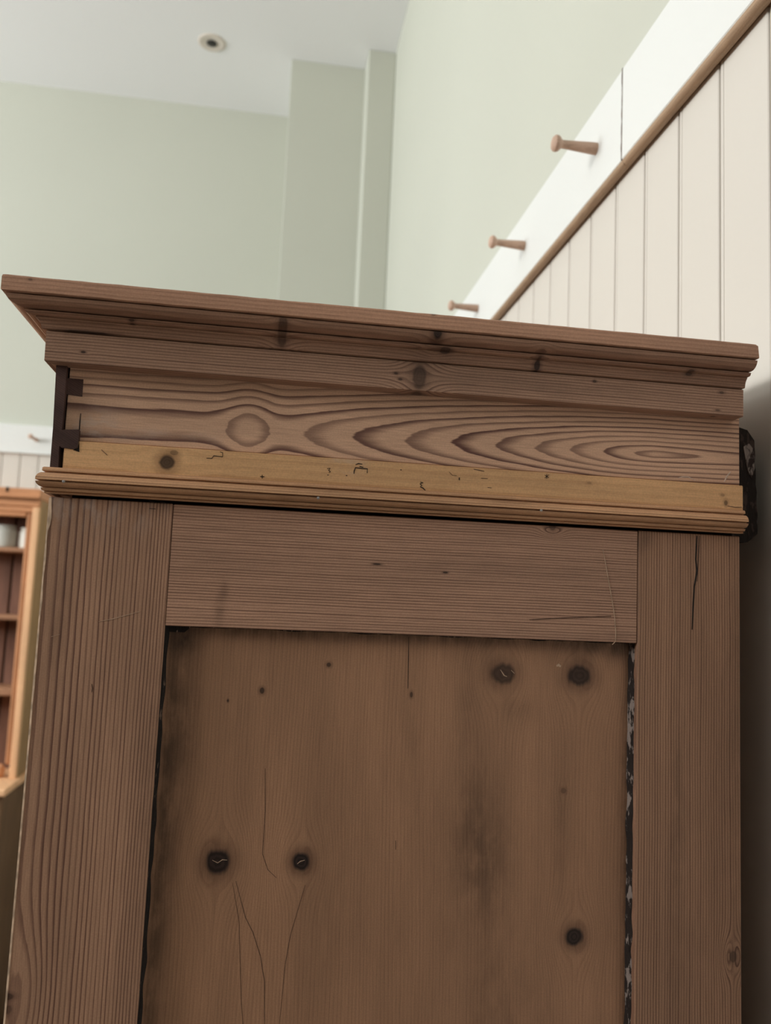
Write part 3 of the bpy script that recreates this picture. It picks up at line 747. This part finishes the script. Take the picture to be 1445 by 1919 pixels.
for pts, w, mt, nm in (
    ([(0.3142, 1.7064), (0.3182, 1.7077), (0.3230, 1.7078), (0.3288, 1.7057)], .0007, 'chalk', 'chalk_mark'), ([(0.3583, 1.7143), (0.3551, 1.7103), (0.3529, 1.7060)], .0010, 'chalk', 'chalk_mark'),
    ([(0.2542, 1.6478), (0.2569, 1.6351), (0.2588, 1.6255), (0.2620, 1.6100), (0.2642, 1.5971), (0.2652, 1.5862), (0.2651, 1.5795), (0.2628, 1.5770)], .0004, 'thread', 'pale_scratch'),
    ([(-0.1084, 1.5797), (-0.0998, 1.5818), (-0.0893, 1.5852), (-0.0817, 1.5877)], .0004, 'thread', 'pale_scratch'), ([(-0.1387, 1.5684), (-0.1332, 1.5701)], .0004, 'thread', 'pale_scratch'),
    ([(0.1977, 1.5931), (0.2133, 1.5945), (0.2340, 1.5961), (0.2613, 1.5982)], .0006, 'ink_soft', 'crack'),
    ([(0.3302, 1.6625), (0.3298, 1.6538), (0.3293, 1.6443), (0.3302, 1.6353), (0.3281, 1.6230), (0.3272, 1.6087), (0.3264, 1.5905)], .0011, 'ink', 'crack'),
    ([(0.3324, 1.6626), (0.3315, 1.6477), (0.3303, 1.6272)], .0004, 'ink', 'crack'),
    ([(-0.1097, 1.5375), (-0.1090, 1.5346), (-0.1093, 1.5321)], .0007, 'ink_soft', 'scratch'),
    ([(-0.0811, 1.6651), (-0.0763, 1.6639)], .0010, 'ink', 'scratch'), ([(-0.0734, 1.6648), (-0.0701, 1.6642)], .0010, 'ink', 'scratch'), ([(-0.0803, 1.6595), (-0.0759, 1.6594)], .0006, 'ink', 'scratch')):
    obj(nm, *ribbon(pts, w, F_Y), MAT[mt], wd)
for pts, w, mt, nm in (
    ([(0.1095, 1.5770), (0.1099, 1.5626), (0.1104, 1.5396)], .0005, 'ink', 'crack'), ([(0.1058, 1.4325), (0.1060, 1.4262)], .0005, 'ink', 'crack'),
    ([(-0.0053, 1.4052), (0.0027, 1.3811), (0.0084, 1.3712), (0.0144, 1.3557), (0.0182, 1.3388), (0.0201, 1.3073)], .00045, 'ink_soft', 'grain_line'),
    ([(-0.0074, 1.4038), (-0.0014, 1.3783), (0.0030, 1.3281), (0.0057, 1.3077)], .00035, 'ink_soft', 'grain_line'),
    ([(0.0428, 1.4021), (0.0344, 1.3694), (0.0318, 1.3498), (0.0298, 1.3070)], .00035, 'ink_soft', 'grain_line'),
    ([(0.0105, 1.4813), (0.0122, 1.4522), (0.0120, 1.4233), (0.0163, 1.4126), (0.0225, 1.4072)], .0004, 'ink_soft', 'grain_line'),
    ([(-0.0221, 1.4191), (-0.0184, 1.4173), (-0.0153, 1.4194), (-0.0120, 1.4191)], .0005, 'thread', 'knot_crack'), ([(0.0365, 1.4165), (0.0386, 1.4183), (0.0416, 1.4190)], .0005, 'thread', 'knot_crack'),
    ([(0.1797, 1.5551), (0.1827, 1.5509), (0.1848, 1.5502)], .0007, 'thread', 'knot_crack'), ([(0.1879, 1.5550), (0.1905, 1.5527)], .0005, 'thread', 'knot_crack'),
    ([(0.2231, 1.5592), (0.2247, 1.5601), (0.2264, 1.5589)], .0020, 'thread', 'scuff')):
    obj(nm, *ribbon(pts, w, P_Y, .00012), MAT[mt], wd)
